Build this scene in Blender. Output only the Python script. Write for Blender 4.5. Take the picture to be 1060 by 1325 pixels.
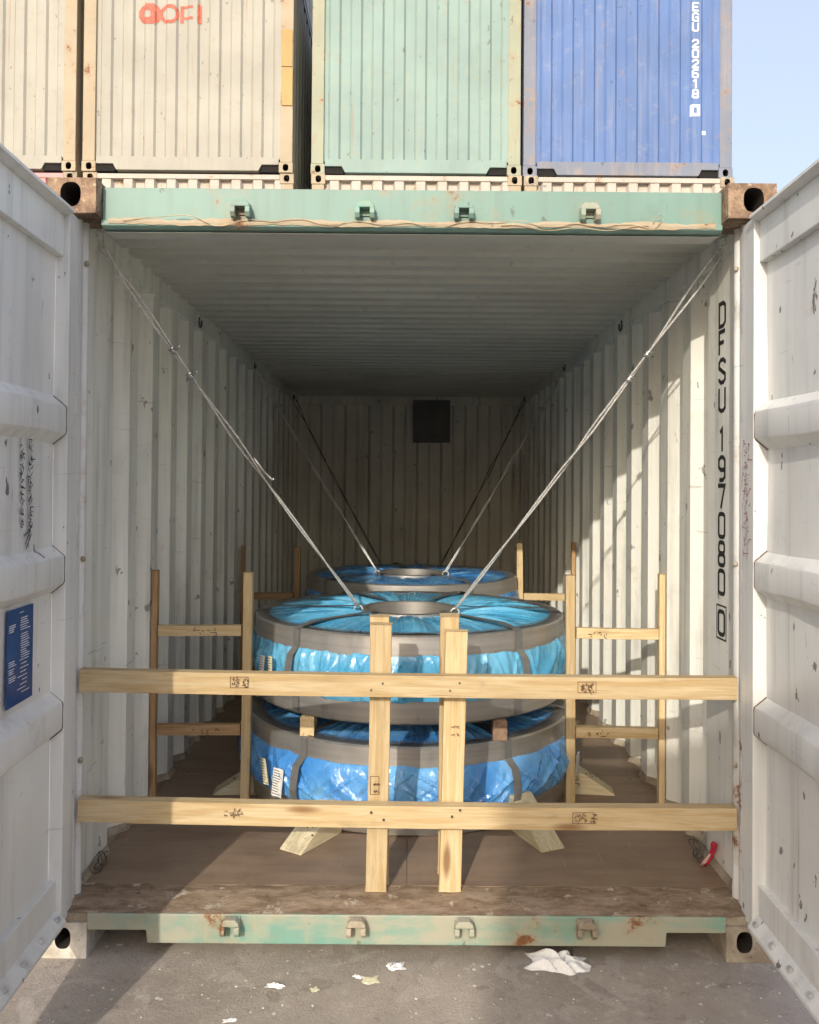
import bpy, bmesh, math, random
import numpy as np
from mathutils import Vector, Matrix

for o in list(bpy.data.objects):
    bpy.data.objects.remove(o)
S = bpy.context.scene
COL = S.collection
R = math.radians
rnd = random.Random(7)

# ------------------------------------------------------------------ camera, sky, sun, exposure
cam_d = bpy.data.cameras.new('camera')
cam = bpy.data.objects.new('camera', cam_d); COL.objects.link(cam)
cam_d.sensor_fit = 'HORIZONTAL'; cam_d.sensor_width = 36.0
cam_d.lens = 36.0 * 1089.0 / 1060.0
cam_d.shift_y = -46.05 / 1060.0
cam_d.clip_start = 0.05; cam_d.clip_end = 3000
PITCH, YAW, ROLL = 0.01307, 0.00202, 0.00786
cam.matrix_world = (Matrix.Translation((-0.0082, -2.7995, 1.5642)) @ Matrix.Rotation(-YAW, 4, 'Z')
                    @ Matrix.Rotation(math.pi / 2 + PITCH, 4, 'X') @ Matrix.Rotation(ROLL, 4, 'Z'))
S.camera = cam

SUN_V = Vector((0.25, 1.0, -0.45)).normalized()          # direction the light travels
world = bpy.data.worlds.new('World'); S.world = world; world.use_nodes = True
wn = world.node_tree.nodes; wl = world.node_tree.links
bg = wn['Background']
sky = wn.new('ShaderNodeTexSky'); sky.sky_type = 'NISHITA'; sky.sun_disc = False
sky.sun_elevation = math.asin(-SUN_V.z)
sky.sun_rotation = math.atan2(-SUN_V.x, -SUN_V.y) % (2 * math.pi)
sky.air_density = 1.7; sky.dust_density = 6.0; sky.ozone_density = 4.0
veil = wn.new('ShaderNodeMix'); veil.data_type = 'RGBA'          # thin even haze over the whole sky
veil.inputs[0].default_value = 0.30; veil.inputs[7].default_value = (5.4, 5.05, 6.7, 1)
wl.new(sky.outputs[0], veil.inputs[6]); wl.new(veil.outputs[2], bg.inputs[0]); bg.inputs[1].default_value = 0.15

sl = bpy.data.lights.new('sun', 'SUN'); sl.energy = 2.0; sl.angle = R(0.6); sl.color = (1.0, 0.93, 0.83)
sun = bpy.data.objects.new('sun', sl); COL.objects.link(sun)
sun.rotation_euler = SUN_V.to_track_quat('-Z', 'Y').to_euler(); sun.location = (-5, -20, 12)

S.view_settings.view_transform = 'Standard'; S.view_settings.look = 'None'
S.view_settings.exposure = 0.74; S.view_settings.gamma = 1.0
S.render.engine = 'CYCLES'
S.cycles.max_bounces = 8; S.cycles.diffuse_bounces = 6; S.cycles.use_denoising = True
S.cycles.use_adaptive_sampling = True; S.cycles.adaptive_threshold = 0.04

# ------------------------------------------------------------------ materials
class NT:
    def __init__(s, name):
        s.m = bpy.data.materials.new(name); s.m.use_nodes = True
        s.n = s.m.node_tree.nodes; s.l = s.m.node_tree.links
        s.b = s.n['Principled BSDF']; s.tc = s.n.new('ShaderNodeTexCoord')
    def coord(s, scale=(1, 1, 1), src='Object'):
        mp = s.n.new('ShaderNodeMapping'); mp.inputs['Scale'].default_value = scale
        s.l.new(s.tc.outputs[src], mp.inputs[0]); return mp.outputs[0]
    def noise(s, vec, scale, detail=4, rough=.55, dist=0.0):
        t = s.n.new('ShaderNodeTexNoise'); t.inputs['Scale'].default_value = scale
        t.inputs['Detail'].default_value = detail; t.inputs['Roughness'].default_value = rough
        t.inputs['Distortion'].default_value = dist
        s.l.new(vec, t.inputs['Vector']); return t.outputs[0]
    def voro(s, vec, scale, feature='F1', out='Distance'):
        t = s.n.new('ShaderNodeTexVoronoi'); t.feature = feature; t.inputs['Scale'].default_value = scale
        s.l.new(vec, t.inputs['Vector']); return t.outputs[out]
    def ramp(s, fac, a, b, lo=0.0, hi=1.0):
        t = s.n.new('ShaderNodeMapRange'); t.interpolation_type = 'SMOOTHSTEP'
        t.inputs[1].default_value = a; t.inputs[2].default_value = b
        t.inputs[3].default_value = lo; t.inputs[4].default_value = hi
        s.l.new(fac, t.inputs[0]); return t.outputs[0]
    def math(s, op, a, b):
        t = s.n.new('ShaderNodeMath'); t.operation = op
        for i, v in enumerate((a, b)):
            if isinstance(v, (int, float)): t.inputs[i].default_value = v
            else: s.l.new(v, t.inputs[i])
        return t.outputs[0]
    def mix(s, fac, a, b, mode='MIX'):
        t = s.n.new('ShaderNodeMix'); t.data_type = 'RGBA'; t.blend_type = mode
        for i, v in ((0, fac), (6, a), (7, b)):
            if isinstance(v, (int, float)): t.inputs[i].default_value = v
            elif isinstance(v, tuple): t.inputs[i].default_value = (*v, 1) if len(v) == 3 else v
            else: s.l.new(v, t.inputs[i])
        return t.outputs[2]
    def set(s, **k):
        for a, v in k.items():
            a = {'color': 'Base Color', 'rough': 'Roughness', 'metal': 'Metallic', 'spec': 'Specular IOR Level',
                 'coat': 'Coat Weight', 'coatr': 'Coat Roughness', 'trans': 'Transmission Weight', 'sheen': 'Sheen Weight'}.get(a, a)
            if isinstance(v, (int, float)): s.b.inputs[a].default_value = v
            elif isinstance(v, tuple): s.b.inputs[a].default_value = (*v, 1)
            else: s.l.new(v, s.b.inputs[a])
        return s
    def bump(s, h, strength=.3, dist=.01):
        t = s.n.new('ShaderNodeBump'); t.inputs['Strength'].default_value = strength
        t.inputs['Distance'].default_value = dist; s.l.new(h, t.inputs['Height'])
        s.l.new(t.outputs[0], s.b.inputs['Normal']); return s

MATS = {}
def painted(name, col, dirt=.35, rust=.0, scuff=.25, rough=.48, dirtcol=(.12, .105, .085), streak=1.0, chip=.5, spec=.35, patch=None, blot=1.0):
    """weathered painted steel: tone drift, vertical grime, scuffs, chipped rust"""
    t = NT(name); v = t.coord()
    big = t.noise(v, 1.3, 3)
    c = t.mix(t.ramp(big, .3, .7), tuple(x * .9 for x in col), tuple(min(1, x * 1.06) for x in col))
    st = t.noise(t.coord((9, 9, .55)), 1.6, 5, .6)
    c = t.mix(t.ramp(st, .45, .8, 0, dirt * streak), c, dirtcol)
    bl = t.noise(v, 5.5, 6, .65)
    c = t.mix(t.ramp(bl, .54, .74, 0, dirt * blot), c, dirtcol)
    sc = t.noise(t.coord((34, 34, 5)), 1.2, 4, .7)
    c = t.mix(t.ramp(sc, .66, .72, 0, scuff), c, tuple(x * .35 for x in col))
    fs = t.noise(t.coord((3, 3, 60)), 1.0, 2, .5, 1.5)
    c = t.mix(t.ramp(fs, .70, .74, 0, scuff * .5), c, (.1, .09, .08))
    if patch:
        pn = t.noise(t.coord((1.6, 1.6, 5)), 1.5, 6, .6)
        c = t.mix(t.ramp(pn, .40, .56, 0, .9), c, patch)
    cn = t.noise(t.coord((1, 1, .6)), 17, 3, .55)
    c = t.mix(t.ramp(cn, .69, .71, 0, chip), c, (.07, .055, .045))
    rr = rough
    if rust > 0:
        rn = t.noise(v, 4.2, 9, .72)
        edge = t.ramp(rn, .72 - rust * .45, .78 - rust * .45)
        rc = t.mix(t.noise(v, 30, 4), (.11, .045, .02), (.30, .13, .05))
        halo = t.ramp(rn, .62 - rust * .45, .78 - rust * .45, 0, .45)
        run = t.noise(t.coord((13, 13, .3)), 1.3, 5, .65)
        run = t.math('MULTIPLY', t.ramp(run, .60, .72, 0, .55), t.ramp(t.noise(v, .9, 2), .45, .62))
        c = t.mix(run, c, (.30, .165, .075))
        c = t.mix(halo, c, (.36, .23, .12)); c = t.mix(edge, c, rc)
        rr = t.ramp(edge, 0, 1, rough, .9)
    t.set(color=c, rough=rr, spec=spec)
    t.bump(t.math('ADD', t.noise(v, 2.2, 2), t.math('MULTIPLY', bl, .25)), .22, .012)
    MATS[name] = t.m; return t.m

painted('wall_grey', (0.79, 0.785, 0.71), dirt=0.42, rust=0.07, scuff=.6, chip=.6, blot=0.35)
painted('wall_back', (0.78, 0.76, 0.67), dirt=0.3, rust=0.0, scuff=.3, blot=0.3)
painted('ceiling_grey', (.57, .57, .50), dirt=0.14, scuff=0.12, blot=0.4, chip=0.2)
painted('door_grey', (0.73, 0.73, 0.69), dirt=0.26, rust=0.07, scuff=0.4, chip=0.8, rough=.42, blot=0.35)
painted('mint_clean', (.175, .285, .24), dirt=.3, rust=0.2, scuff=.2)
painted('mint_dirty', (.18, .34, .27), patch=(.37, .345, .26), dirt=.6, rust=0.24, scuff=.5, dirtcol=(.42, .36, .25))
painted('post_dirty', (.66, .655, .62), dirt=.4, rust=0.22, scuff=.5)
painted('cream', (.355, .342, .288), dirt=0.25, rust=0.12, scuff=.25, rough=.6, dirtcol=(.25, .21, .16))
painted('cream_post', (.39, .325, .225), dirt=.3, rust=0.28, scuff=.5, rough=.65, dirtcol=(.40, .30, .17))
painted('mint_pale', (.235, .33, .298), dirt=.25, rust=0.13, scuff=.25, rough=.6, dirtcol=(.36, .36, .26))
painted('mint_post', (.31, .33, .245), dirt=.3, rust=0.28, scuff=.5, rough=.65, dirtcol=(.45, .36, .2))
painted('blue_faded', (.105, .18, .375), dirt=0.3, rust=0.08, scuff=.25, rough=.6, dirtcol=(.34, .34, .36))
painted('blue_post', (.19, .215, .27), dirt=.5, rust=0.28, scuff=.4, rough=.7, dirtcol=(.36, .30, .25))
painted('white_rail', (.45, .415, .36), dirt=.18, rust=0.2, scuff=.2, rough=.6, dirtcol=(.5, .4, .27))
painted('pink', (.55, .27, .27), dirt=.3, rust=0.2, scuff=.25, rough=.6, dirtcol=(.4, .3, .25))
painted('brown_box', (.23, .10, .06), dirt=.4, rust=.15, scuff=.3, rough=.7)
painted('ochre', (.46, .30, .12), dirt=.4, rust=0.15, scuff=.3, rough=.7, dirtcol=(.5, .3, .12))

def simple(name, col, rough=.5, metal=0.0, var=.15, scale=20, bump=.1, spec=.4):
    t = NT(name); v = t.coord()
    n = t.noise(v, scale, 5)
    t.set(color=t.mix(t.ramp(n, .3, .7), tuple(x * (1 - var) for x in col), tuple(min(1, x * (1 + var)) for x in col)),
          rough=rough, metal=metal, spec=spec)
    if bump: t.bump(n, bump, .003)
    MATS[name] = t.m; return t.m
simple('rubber', (.03, .03, .028), .7)
simple('dark_hole', (.012, .011, .01), .9)
simple('black_ink', (.02, .02, .018), .7, var=.3, scale=60)
simple('white_ink', (.80, .82, .84), .7, var=.08, scale=40)
simple('red_ink', (.46, .13, .085), .7, var=.25, scale=25)
simple('red_scrawl', (.33, .09, .10), .7, var=.2)
simple('brown_ink', (.10, .045, .02), .8, var=.3, scale=90)
simple('plate_blue', (.012, .06, .21), .3, var=.1, scale=5, bump=0)
simple('paper', (.80, .79, .74), .7, var=.06, scale=60)
simple('paper_tan', (.70, .66, .45), .7, var=.12, scale=60)
simple('wire', (.60, .59, .56), .42, .35, var=.2, scale=90)
simple('wire_dark', (.13, .12, .10), .5, .6, var=.2)
simple('wire_tan', (.46, .36, .22), .7, 0, var=.3)
simple('clamp', (.62, .62, .6), .3, .9)
simple('bolt', (.6, .6, .58), .4, .5)
simple('red_cloth', (.58, .03, .06), .7, var=.3)
simple('pink_cloth', (.70, .45, .42), .7, var=.2)
simple('patch_dark', (.16, .155, .14), .6, var=.15, scale=6)
simple('sticker', (.55, .80, .74), .6, var=.05)

def casting_mat():
    t = NT('casting'); v = t.coord()
    n = t.noise(v, 14, 9, .7); m = t.noise(v, 45, 6, .7)
    c = t.mix(t.ramp(n, .35, .65), (.16, .10, .07), (.36, .25, .16))
    c = t.mix(t.ramp(m, .56, .68), c, (.56, .45, .31))
    c = t.mix(t.ramp(m, .34, .42, 1, 0), c, (.07, .05, .035))
    t.set(color=c, rough=.85, spec=.25); t.bump(m, .6, .006); MATS['casting'] = t.m
    t = NT('casting_pale'); v = t.coord()
    n = t.noise(v, 9, 8, .7); m = t.noise(v, 40, 6, .7)
    c = t.mix(t.ramp(n, .35, .62), (.36, .32, .25), (.60, .57, .50))
    c = t.mix(t.ramp(m, .60, .70), c, (.22, .13, .07))
    t.set(color=c, rough=.8, spec=.25); t.bump(m, .5, .005); MATS['casting_pale'] = t.m
    t = NT('casting_dirty'); v = t.coord()
    n = t.noise(v, 9, 8, .7); m = t.noise(v, 40, 6, .7)
    c = t.mix(t.ramp(n, .35, .62), (.26, .21, .15), (.42, .37, .28))
    c = t.mix(t.ramp(m, .58, .70), c, (.16, .10, .06))
    t.set(color=c, rough=.85, spec=.2); t.bump(m, .5, .005); MATS['casting_dirty'] = t.m
casting_mat()

def wood(name, c1, c2, knots=True, grey=.0):
    t = NT(name)
    oi = t.n.new('ShaderNodeObjectInfo')
    add = t.n.new('ShaderNodeVectorMath'); add.operation = 'ADD'
    mul = t.n.new('ShaderNodeVectorMath'); mul.operation = 'SCALE'
    comb = t.n.new('ShaderNodeCombineXYZ')
    for i in range(3): t.l.new(oi.outputs['Random'], comb.inputs[i])
    t.l.new(comb.outputs[0], mul.inputs[0]); mul.inputs[3].default_value = 37.0
    t.l.new(t.tc.outputs['Object'], add.inputs[0]); t.l.new(mul.outputs[0], add.inputs[1])
    def mp(sc):
        m = t.n.new('ShaderNodeMapping'); m.inputs['Scale'].default_value = sc
        t.l.new(add.outputs[0], m.inputs[0]); return m.outputs[0]
    g = t.noise(mp((1.6, 26, 26)), 1.5, 6, .6, 1.2)
    f = t.noise(mp((6, 150, 150)), 1.2, 3, .6)
    c = t.mix(t.ramp(g, .35, .68), c1, c2)
    c = t.mix(t.ramp(f, .4, .75, 0, .35), c, tuple(x * .6 for x in c2))
    tone = t.ramp(oi.outputs['Random'], 0, 1, .80, 1.14)
    c = t.mix(1.0, c, (1, 1, 1)) if False else c
    mulc = t.n.new('ShaderNodeVectorMath'); mulc.operation = 'SCALE'
    t.l.new(c, mulc.inputs[0]); t.l.new(tone, mulc.inputs[3]); c = mulc.outputs[0]
    b = t.noise(mp((2.5, 6, 6)), 1.4, 4, .6)
    c = t.mix(t.ramp(b, .56, .75, 0, .5), c, tuple(x * .5 for x in c2))
    sp = t.noise(mp((1.2, 60, 60)), 1.0, 2, .5, .4)
    c = t.mix(t.ramp(sp, .70, .73, 0, .6), c, (.16, .09, .04))
    di = t.noise(mp((9, 9, 9)), 1.2, 5, .7)
    c = t.mix(t.ramp(di, .60, .74, 0, .3), c, (.2, .17, .13))
    if knots:
        k = t.voro(mp((2.2, 9, 9)), 1.0)
        c = t.mix(t.ramp(k, .06, .19, .85, 0), c, (.20, .10, .04))
    if grey: c = t.mix(grey, c, (.3, .28, .25))
    t.set(color=c, rough=.68, spec=.25); t.bump(f, .25, .002)
    MATS[name] = t.m
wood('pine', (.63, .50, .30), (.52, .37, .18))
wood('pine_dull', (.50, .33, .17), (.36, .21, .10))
wood('pine_pale', (.64, .58, .41), (.54, .45, .27), knots=False)
wood('block_dark', (.30, .20, .13), (.20, .12, .08), knots=False)

def floor_mat():
    t = NT('plywood'); v = t.coord()
    g = t.noise(t.coord((2, 9, 9)), 1.5, 5); d = t.noise(v, 2.2, 6, .65); f = t.noise(v, 45, 4, .7)
    c = t.mix(t.ramp(g, .3, .7), (.19, .128, .085), (.26, .182, .122))
    c = t.mix(t.ramp(d, .42, .7, 0, .7), c, (.32, .24, .17))
    c = t.mix(t.ramp(f, .62, .74, 0, .5), c, (.06, .045, .035))
    sc = t.noise(t.coord((60, 4, 1)), 1, 3, .6, .6)
    c = t.mix(t.ramp(sc, .68, .72, 0, .45), c, (.36, .30, .24))
    t.set(color=c, rough=t.ramp(d, .3, .7, .42, .7), spec=.4); t.bump(f, .2, .003); MATS['plywood'] = t.m
    t = NT('threshold'); v = t.coord()
    g = t.noise(t.coord((5, 14, 14)), 1.6, 8, .75); d = t.noise(v, 12, 8, .75)
    c = t.mix(t.ramp(g, .35, .65), (.17, .115, .072), (.33, .25, .175))
    c = t.mix(t.ramp(d, .56, .64, 0, .8), c, (.52, .46, .36))
    c = t.mix(t.ramp(d, .30, .40, 1, 0), c, (.07, .045, .03))
    t.set(color=c, rough=.85, spec=.2); t.bump(d, .7, .006); MATS['threshold'] = t.m
    t = NT('asphalt'); v = t.coord()
    d = t.noise(v, 1.1, 7, .65, .4); m = t.noise(v, 14, 10, .8); f = t.noise(v, 95, 6, .75)
    c = t.mix(t.ramp(d, .3, .7), (.29, .25, .205), (.44, .385, .32))
    c = t.mix(t.ramp(m, .53, .64, 0, .6), c, (.52, .465, .395))
    pl = t.noise(v, 4.5, 5, .6, .8)
    c = t.mix(t.ramp(pl, .58, .61, 0, .45), c, (.50, .445, .38))
    c = t.mix(t.ramp(pl, .34, .38, .4, 0), c, (.17, .145, .12))
    c = t.mix(t.ramp(m, .33, .46, .6, 0), c, (.15, .13, .112))
    c = t.mix(t.ramp(f, .60, .72, 0, .6), c, (.46, .42, .37))
    c = t.mix(t.ramp(f, .28, .40, .6, 0), c, (.07, .06, .055))
    ch = t.voro(v, 26, 'F1')
    pick = t.noise(v, 6.3, 2)
    white = t.math('MULTIPLY', t.ramp(ch, .13, .22, 1, 0), t.ramp(pick, .56, .63))
    c = t.mix(white, c, (.62, .60, .56))
    t.set(color=c, rough=.9, spec=.2)
    t.bump(t.math('ADD', m, t.math('MULTIPLY', f, .9)), .55, .010); MATS['asphalt'] = t.m
floor_mat()

def steel_mats():
    t = NT('guard'); v = t.coord()
    band = t.noise(t.coord((.8, .8, 46)), 1.0, 3, .5); d = t.noise(v, 6, 6, .65); e = t.noise(t.coord((1, 1, .3)), 22, 4, .6)
    c = t.mix(t.ramp(band, .3, .7), (.40, .385, .36), (.50, .485, .46))
    c = t.mix(t.ramp(d, .5, .75, 0, .45), c, (.30, .265, .22))
    c = t.mix(t.ramp(e, .62, .72, 0, .35), c, (.22, .19, .16))
    t.set(color=c, rough=t.ramp(d, .3, .7, .30, .5), metal=.75, spec=.5); t.bump(band, .10, .002); MATS['guard'] = t.m
    t = NT('steel_bright'); v = t.coord((1.5, 1.5, 160)); n = t.noise(v, 1, 3)
    t.set(color=t.mix(n, (.32, .305, .28), (.47, .455, .43)), rough=.5, metal=.85); t.bump(n, .1, .001); MATS['steel_bright'] = t.m
    t = NT('strap'); v = t.coord(); n = t.noise(v, 30, 4)
    t.set(color=t.mix(n, (.20, .20, .19), (.32, .32, .31)), rough=.42, metal=.6); MATS['strap'] = t.m
    for nm, a, b in (('film_cyan', (.06, .31, .53), (.14, .43, .64)), ('film_blue', (.05, .23, .58), (.14, .40, .74)),
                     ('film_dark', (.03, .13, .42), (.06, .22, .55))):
        t = NT(nm); v = t.coord()
        n = t.noise(v, 4, 4); w = t.noise(t.coord((28, 28, 5)), 1.5, 5, .6, 1.0)
        c = t.mix(t.ramp(n, .35, .65), a, b)
        c = t.mix(t.ramp(w, .58, .78, 0, .16), c, (.48, .63, .78))
        du = t.noise(v, 9, 6, .7)
        c = t.mix(t.ramp(du, .52, .75, 0, .22), c, (.40, .42, .40))
        t.set(color=c, rough=t.ramp(du, .3, .7, .14, .36), spec=.6, coat=.4, coatr=.08)
        t.bump(w, .55, .006); MATS[nm] = t.m
steel_mats()

# ------------------------------------------------------------------ mesh helpers
def tag(o, label=None, cat=None, group=None, kind=None):
    if label: o['label'] = label
    if cat: o['category'] = cat
    if group: o['group'] = group
    if kind: o['kind'] = kind
    return o

def thing(name, loc, label, cat, group=None):
    o = bpy.data.objects.new(name, None); COL.objects.link(o)
    o.location = loc; o.empty_display_size = .1
    return tag(o, label, cat, group)

def parent_to(o, p):
    """child keeps its world-space mesh; parents only carry translations and rotations set before this call"""
    o.parent = p
    m = Matrix.Identity(4); q = p
    chain = []
    while q is not None: chain.append(q); q = q.parent
    for q in reversed(chain): m = m @ q.matrix_parent_inverse @ q.matrix_basis
    o.matrix_parent_inverse = m.inverted()

class MB:
    def __init__(s): s.v = []; s.f = []
    def add(s, vs, fs):
        b = len(s.v); s.v += [tuple(x) for x in vs]; s.f += [tuple(b + i for i in f) for f in fs]; return s
    def box(s, x0, x1, y0, y1, z0, z1):
        return s.add([(x0, y0, z0), (x1, y0, z0), (x1, y1, z0), (x0, y1, z0), (x0, y0, z1), (x1, y0, z1), (x1, y1, z1), (x0, y1, z1)],
                     [(0, 3, 2, 1), (4, 5, 6, 7), (0, 1, 5, 4), (1, 2, 6, 5), (2, 3, 7, 6), (3, 0, 4, 7)])
    def prism(s, poly, a, b, fn):
        """poly: 2D loop, fn(p,q,t)->xyz, extruded from t=a to t=b"""
        n = len(poly)
        vs = [fn(p, q, a) for p, q in poly] + [fn(p, q, b) for p, q in poly]
        fs = [tuple(range(n))[::-1], tuple(range(n, 2 * n))] + [(i, (i + 1) % n, n + (i + 1) % n, n + i) for i in range(n)]
        return s.add(vs, fs)
    def sheet(s, line, ts, fn):
        """open polyline swept through the values ts"""
        n = len(line)
        vs = [fn(p, q, t) for t in ts for p, q in line]
        fs = [(j * n + i, j * n + i + 1, (j + 1) * n + i + 1, (j + 1) * n + i) for j in range(len(ts) - 1) for i in range(n - 1)]
        return s.add(vs, fs)
    def tube(s, path, r, n=6, cap=True):
        P = [Vector(p) for p in path]; base = len(s.v); up = Vector((0, 0, 1))
        for i, p in enumerate(P):
            d = (P[min(i + 1, len(P) - 1)] - P[max(i - 1, 0)])
            d = d.normalized() if d.length > 1e-9 else Vector((0, 1, 0))
            a = d.cross(up); a = a.normalized() if a.length > 1e-3 else Vector((1, 0, 0)); b = d.cross(a)
            rr = r[i] if isinstance(r, (list, tuple)) else r
            for k in range(n):
                t = 2 * math.pi * k / n; s.v.append(tuple(p + a * rr * math.cos(t) + b * rr * math.sin(t)))
        for i in range(len(P) - 1):
            for k in range(n):
                s.f.append((base + i * n + k, base + i * n + (k + 1) % n, base + (i + 1) * n + (k + 1) % n, base + (i + 1) * n + k))
        if cap:
            s.f.append(tuple(base + k for k in range(n))); s.f.append(tuple(base + (len(P) - 1) * n + k for k in range(n))[::-1])
        return s
    def lathe(s, prof, c, n=96, closed=False):
        base = len(s.v); m = len(prof)
        for k in range(n):
            t = 2 * math.pi * k / n
            for r, z in prof: s.v.append((c[0] + r * math.cos(t), c[1] + r * math.sin(t), z))
        for k in range(n):
            k2 = (k + 1) % n
            for i in range(m if closed else m - 1):
                j = (i + 1) % m
                s.f.append((base + k * m + i, base + k2 * m + i, base + k2 * m + j, base + k * m + j))
        return s
    def grid(s, pts):
        """pts: list of rows, each row closed in the first index (around)"""
        base = len(s.v); n = len(pts); m = len(pts[0])
        for row in pts: s.v += [tuple(p) for p in row]
        for k in range(n):
            k2 = (k + 1) % n
            for i in range(m - 1):
                s.f.append((base + k * m + i, base + k2 * m + i, base + k2 * m + i + 1, base + k * m + i + 1))
        return s
    def strokes(s, lines, w, org, u, v, nrm, lift=.0012, sx=1.0, sy=1.0):
        """flat mitred pen strokes; lines of (a,b) in local units"""
        org, u, v, nrm = (Vector(q) for q in (org, u, v, nrm))
        for k, ln in enumerate(lines):
            pts = [Vector((a * sx, b * sy)) for a, b in ln]
            closed = (pts[0] - pts[-1]).length < 1e-6 and len(pts) > 2
            if closed: pts = pts[:-1]
            n = len(pts); L = []; Rr = []
            for i, p in enumerate(pts):
                if closed: a, b = pts[i - 1], pts[(i + 1) % n]
                else: a, b = pts[max(0, i - 1)], pts[min(n - 1, i + 1)]
                d1 = (p - a); d2 = (b - p)
                d1 = d1.normalized() if d1.length > 1e-9 else d2.normalized()
                d2 = d2.normalized() if d2.length > 1e-9 else d1
                t = (d1 + d2); t = t.normalized() if t.length > 1e-6 else d1
                nn = Vector((-t.y, t.x)); c = max(.5, nn.dot(Vector((-d1.y, d1.x))))
                L.append(p + nn * w / 2 / c); Rr.append(p - nn * w / 2 / c)
            h = lift + k * 4e-5
            to = lambda q: tuple(org + u * q.x + v * q.y + nrm * h)
            vs = [to(q) for q in L] + [to(q) for q in Rr]
            m = n if closed else n - 1
            s.add(vs, [(i, (i + 1) % n, n + (i + 1) % n, n + i) for i in range(m)])
        return s
    def build(s, name, mat, parent=None, smooth=False, bevel=0.0, auto=None):
        me = bpy.data.meshes.new(name)
        me.from_pydata(s.v, [], s.f)
        me.materials.append(MATS[mat] if isinstance(mat, str) else mat)
        if bevel or True:
            bm = bmesh.new(); bm.from_mesh(me)
            if bevel:
                es = [e for e in bm.edges if len(e.link_faces) == 2 and e.calc_face_angle(0) > .5]
                bmesh.ops.bevel(bm, geom=es, offset=bevel, segments=2, profile=.6, affect='EDGES', clamp_overlap=True)
            bmesh.ops.recalc_face_normals(bm, faces=bm.faces)
            bm.to_mesh(me); bm.free()
        if smooth:
            for p in me.polygons: p.use_smooth = True
            if auto is not None: me.set_sharp_from_angle(angle=R(auto))
        o = bpy.data.objects.new(name, me); COL.objects.link(o)
        if parent is not None: parent_to(o, parent)
        return o

def timber(name, p0, p1, w, h, mat, parent=None, seed=0, up=(0, 0, 1), bevel=.0025):
    """sawn timber from p0 to p1: w across, h along 'up'; slightly crooked, local X runs with the grain"""
    p0, p1 = Vector(p0), Vector(p1); L = (p1 - p0).length; r = random.Random(seed)
    x = (p1 - p0).normalized(); z = Vector(up); z = (z - x * z.dot(x)).normalized(); y = z.cross(x)
    m = Matrix(((x.x, y.x, z.x, p0.x), (x.y, y.y, z.y, p0.y), (x.z, y.z, z.z, p0.z), (0, 0, 0, 1)))
    n = max(2, int(L / .18)); mb = MB(); rings = []
    bw, bh = r.uniform(-.004, .004) * L, r.uniform(-.004, .004) * L
    for i in range(n + 1):
        t = i / n; q = math.sin(math.pi * t); cx = bw * q; cz = bh * q
        ww = w / 2 * (1 + r.uniform(-.015, .015)); hh = h / 2 * (1 + r.uniform(-.015, .015))
        rings.append([(t * L, cx - ww, cz - hh), (t * L, cx + ww, cz - hh), (t * L, cx + ww, cz + hh), (t * L, cx - ww, cz + hh)])
    vs = [p for rg in rings for p in rg]
    fs = [(0, 1, 2, 3), tuple(n * 4 + k for k in (3, 2, 1, 0))]
    fs += [(i * 4 + k, i * 4 + (k + 1) % 4, (i + 1) * 4 + (k + 1) % 4, (i + 1) * 4 + k) for i in range(n) for k in range(4)]
    mb.add(vs, fs)
    o = mb.build(name, mat, None, bevel=bevel)
    o.matrix_world = m
    o.matrix_basis = m
    if parent is not None:
        parent_to(o, parent)
    return o

MATS['cavity_shade'] = simple('cavity_shade', (.035, .026, .02), .9)  # near-black standing in for the shade inside the casting holes
def cavity_shade(o):
    """shade in the hollow of a corner casting, painted as near-black colour"""
    me = o.data; me.materials.append(MATS['cavity_shade'])
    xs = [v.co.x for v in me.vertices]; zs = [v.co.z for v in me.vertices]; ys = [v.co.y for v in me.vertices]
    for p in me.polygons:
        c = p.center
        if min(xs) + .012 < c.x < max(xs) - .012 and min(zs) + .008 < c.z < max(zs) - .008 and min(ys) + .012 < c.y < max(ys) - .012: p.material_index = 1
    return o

def holed_block(x0, x1, y0, y1, z0, z1, hx, hz, rx, rz, sq=2.6, depth=.15):
    """corner casting: block whose front (y0) face has a rounded opening"""
    cs = [math.atan2(z - hz, x - hx) for x, z in ((x1, z1), (x0, z1), (x0, z0), (x1, z0))]
    ang = sorted(set([round(a % (2 * math.pi), 6) for a in cs] + [round(2 * math.pi * k / 28, 6) for k in range(28)]))
    outer, inner = [], []
    for a in ang:
        c, s_ = math.cos(a), math.sin(a)
        t = min([(x1 - hx) / c if c > 1e-9 else 1e9, (x0 - hx) / c if c < -1e-9 else 1e9,
                 (z1 - hz) / s_ if s_ > 1e-9 else 1e9, (z0 - hz) / s_ if s_ < -1e-9 else 1e9])
        outer.append((hx + c * t, hz + s_ * t))
        e = (abs(c / rx) ** sq + abs(s_ / rz) ** sq) ** (-1 / sq)
        inner.append((hx + c * e, hz + s_ * e))
    n = len(ang); mb = MB()
    vs = [(p, y0, q) for p, q in outer] + [(p, y0, q) for p, q in inner] + [(p, y0 + depth, q) for p, q in inner] + [(p, y1, q) for p, q in outer]
    fs = []
    for i in range(n):
        j = (i + 1) % n
        fs += [(i, j, n + j, n + i), (n + i, n + j, 2 * n + j, 2 * n + i), (j, i, 3 * n + i, 3 * n + j)]
    fs += [tuple(2 * n + i for i in range(n)), tuple(3 * n + i for i in range(n))[::-1]]
    return mb.add(vs, fs)

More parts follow.
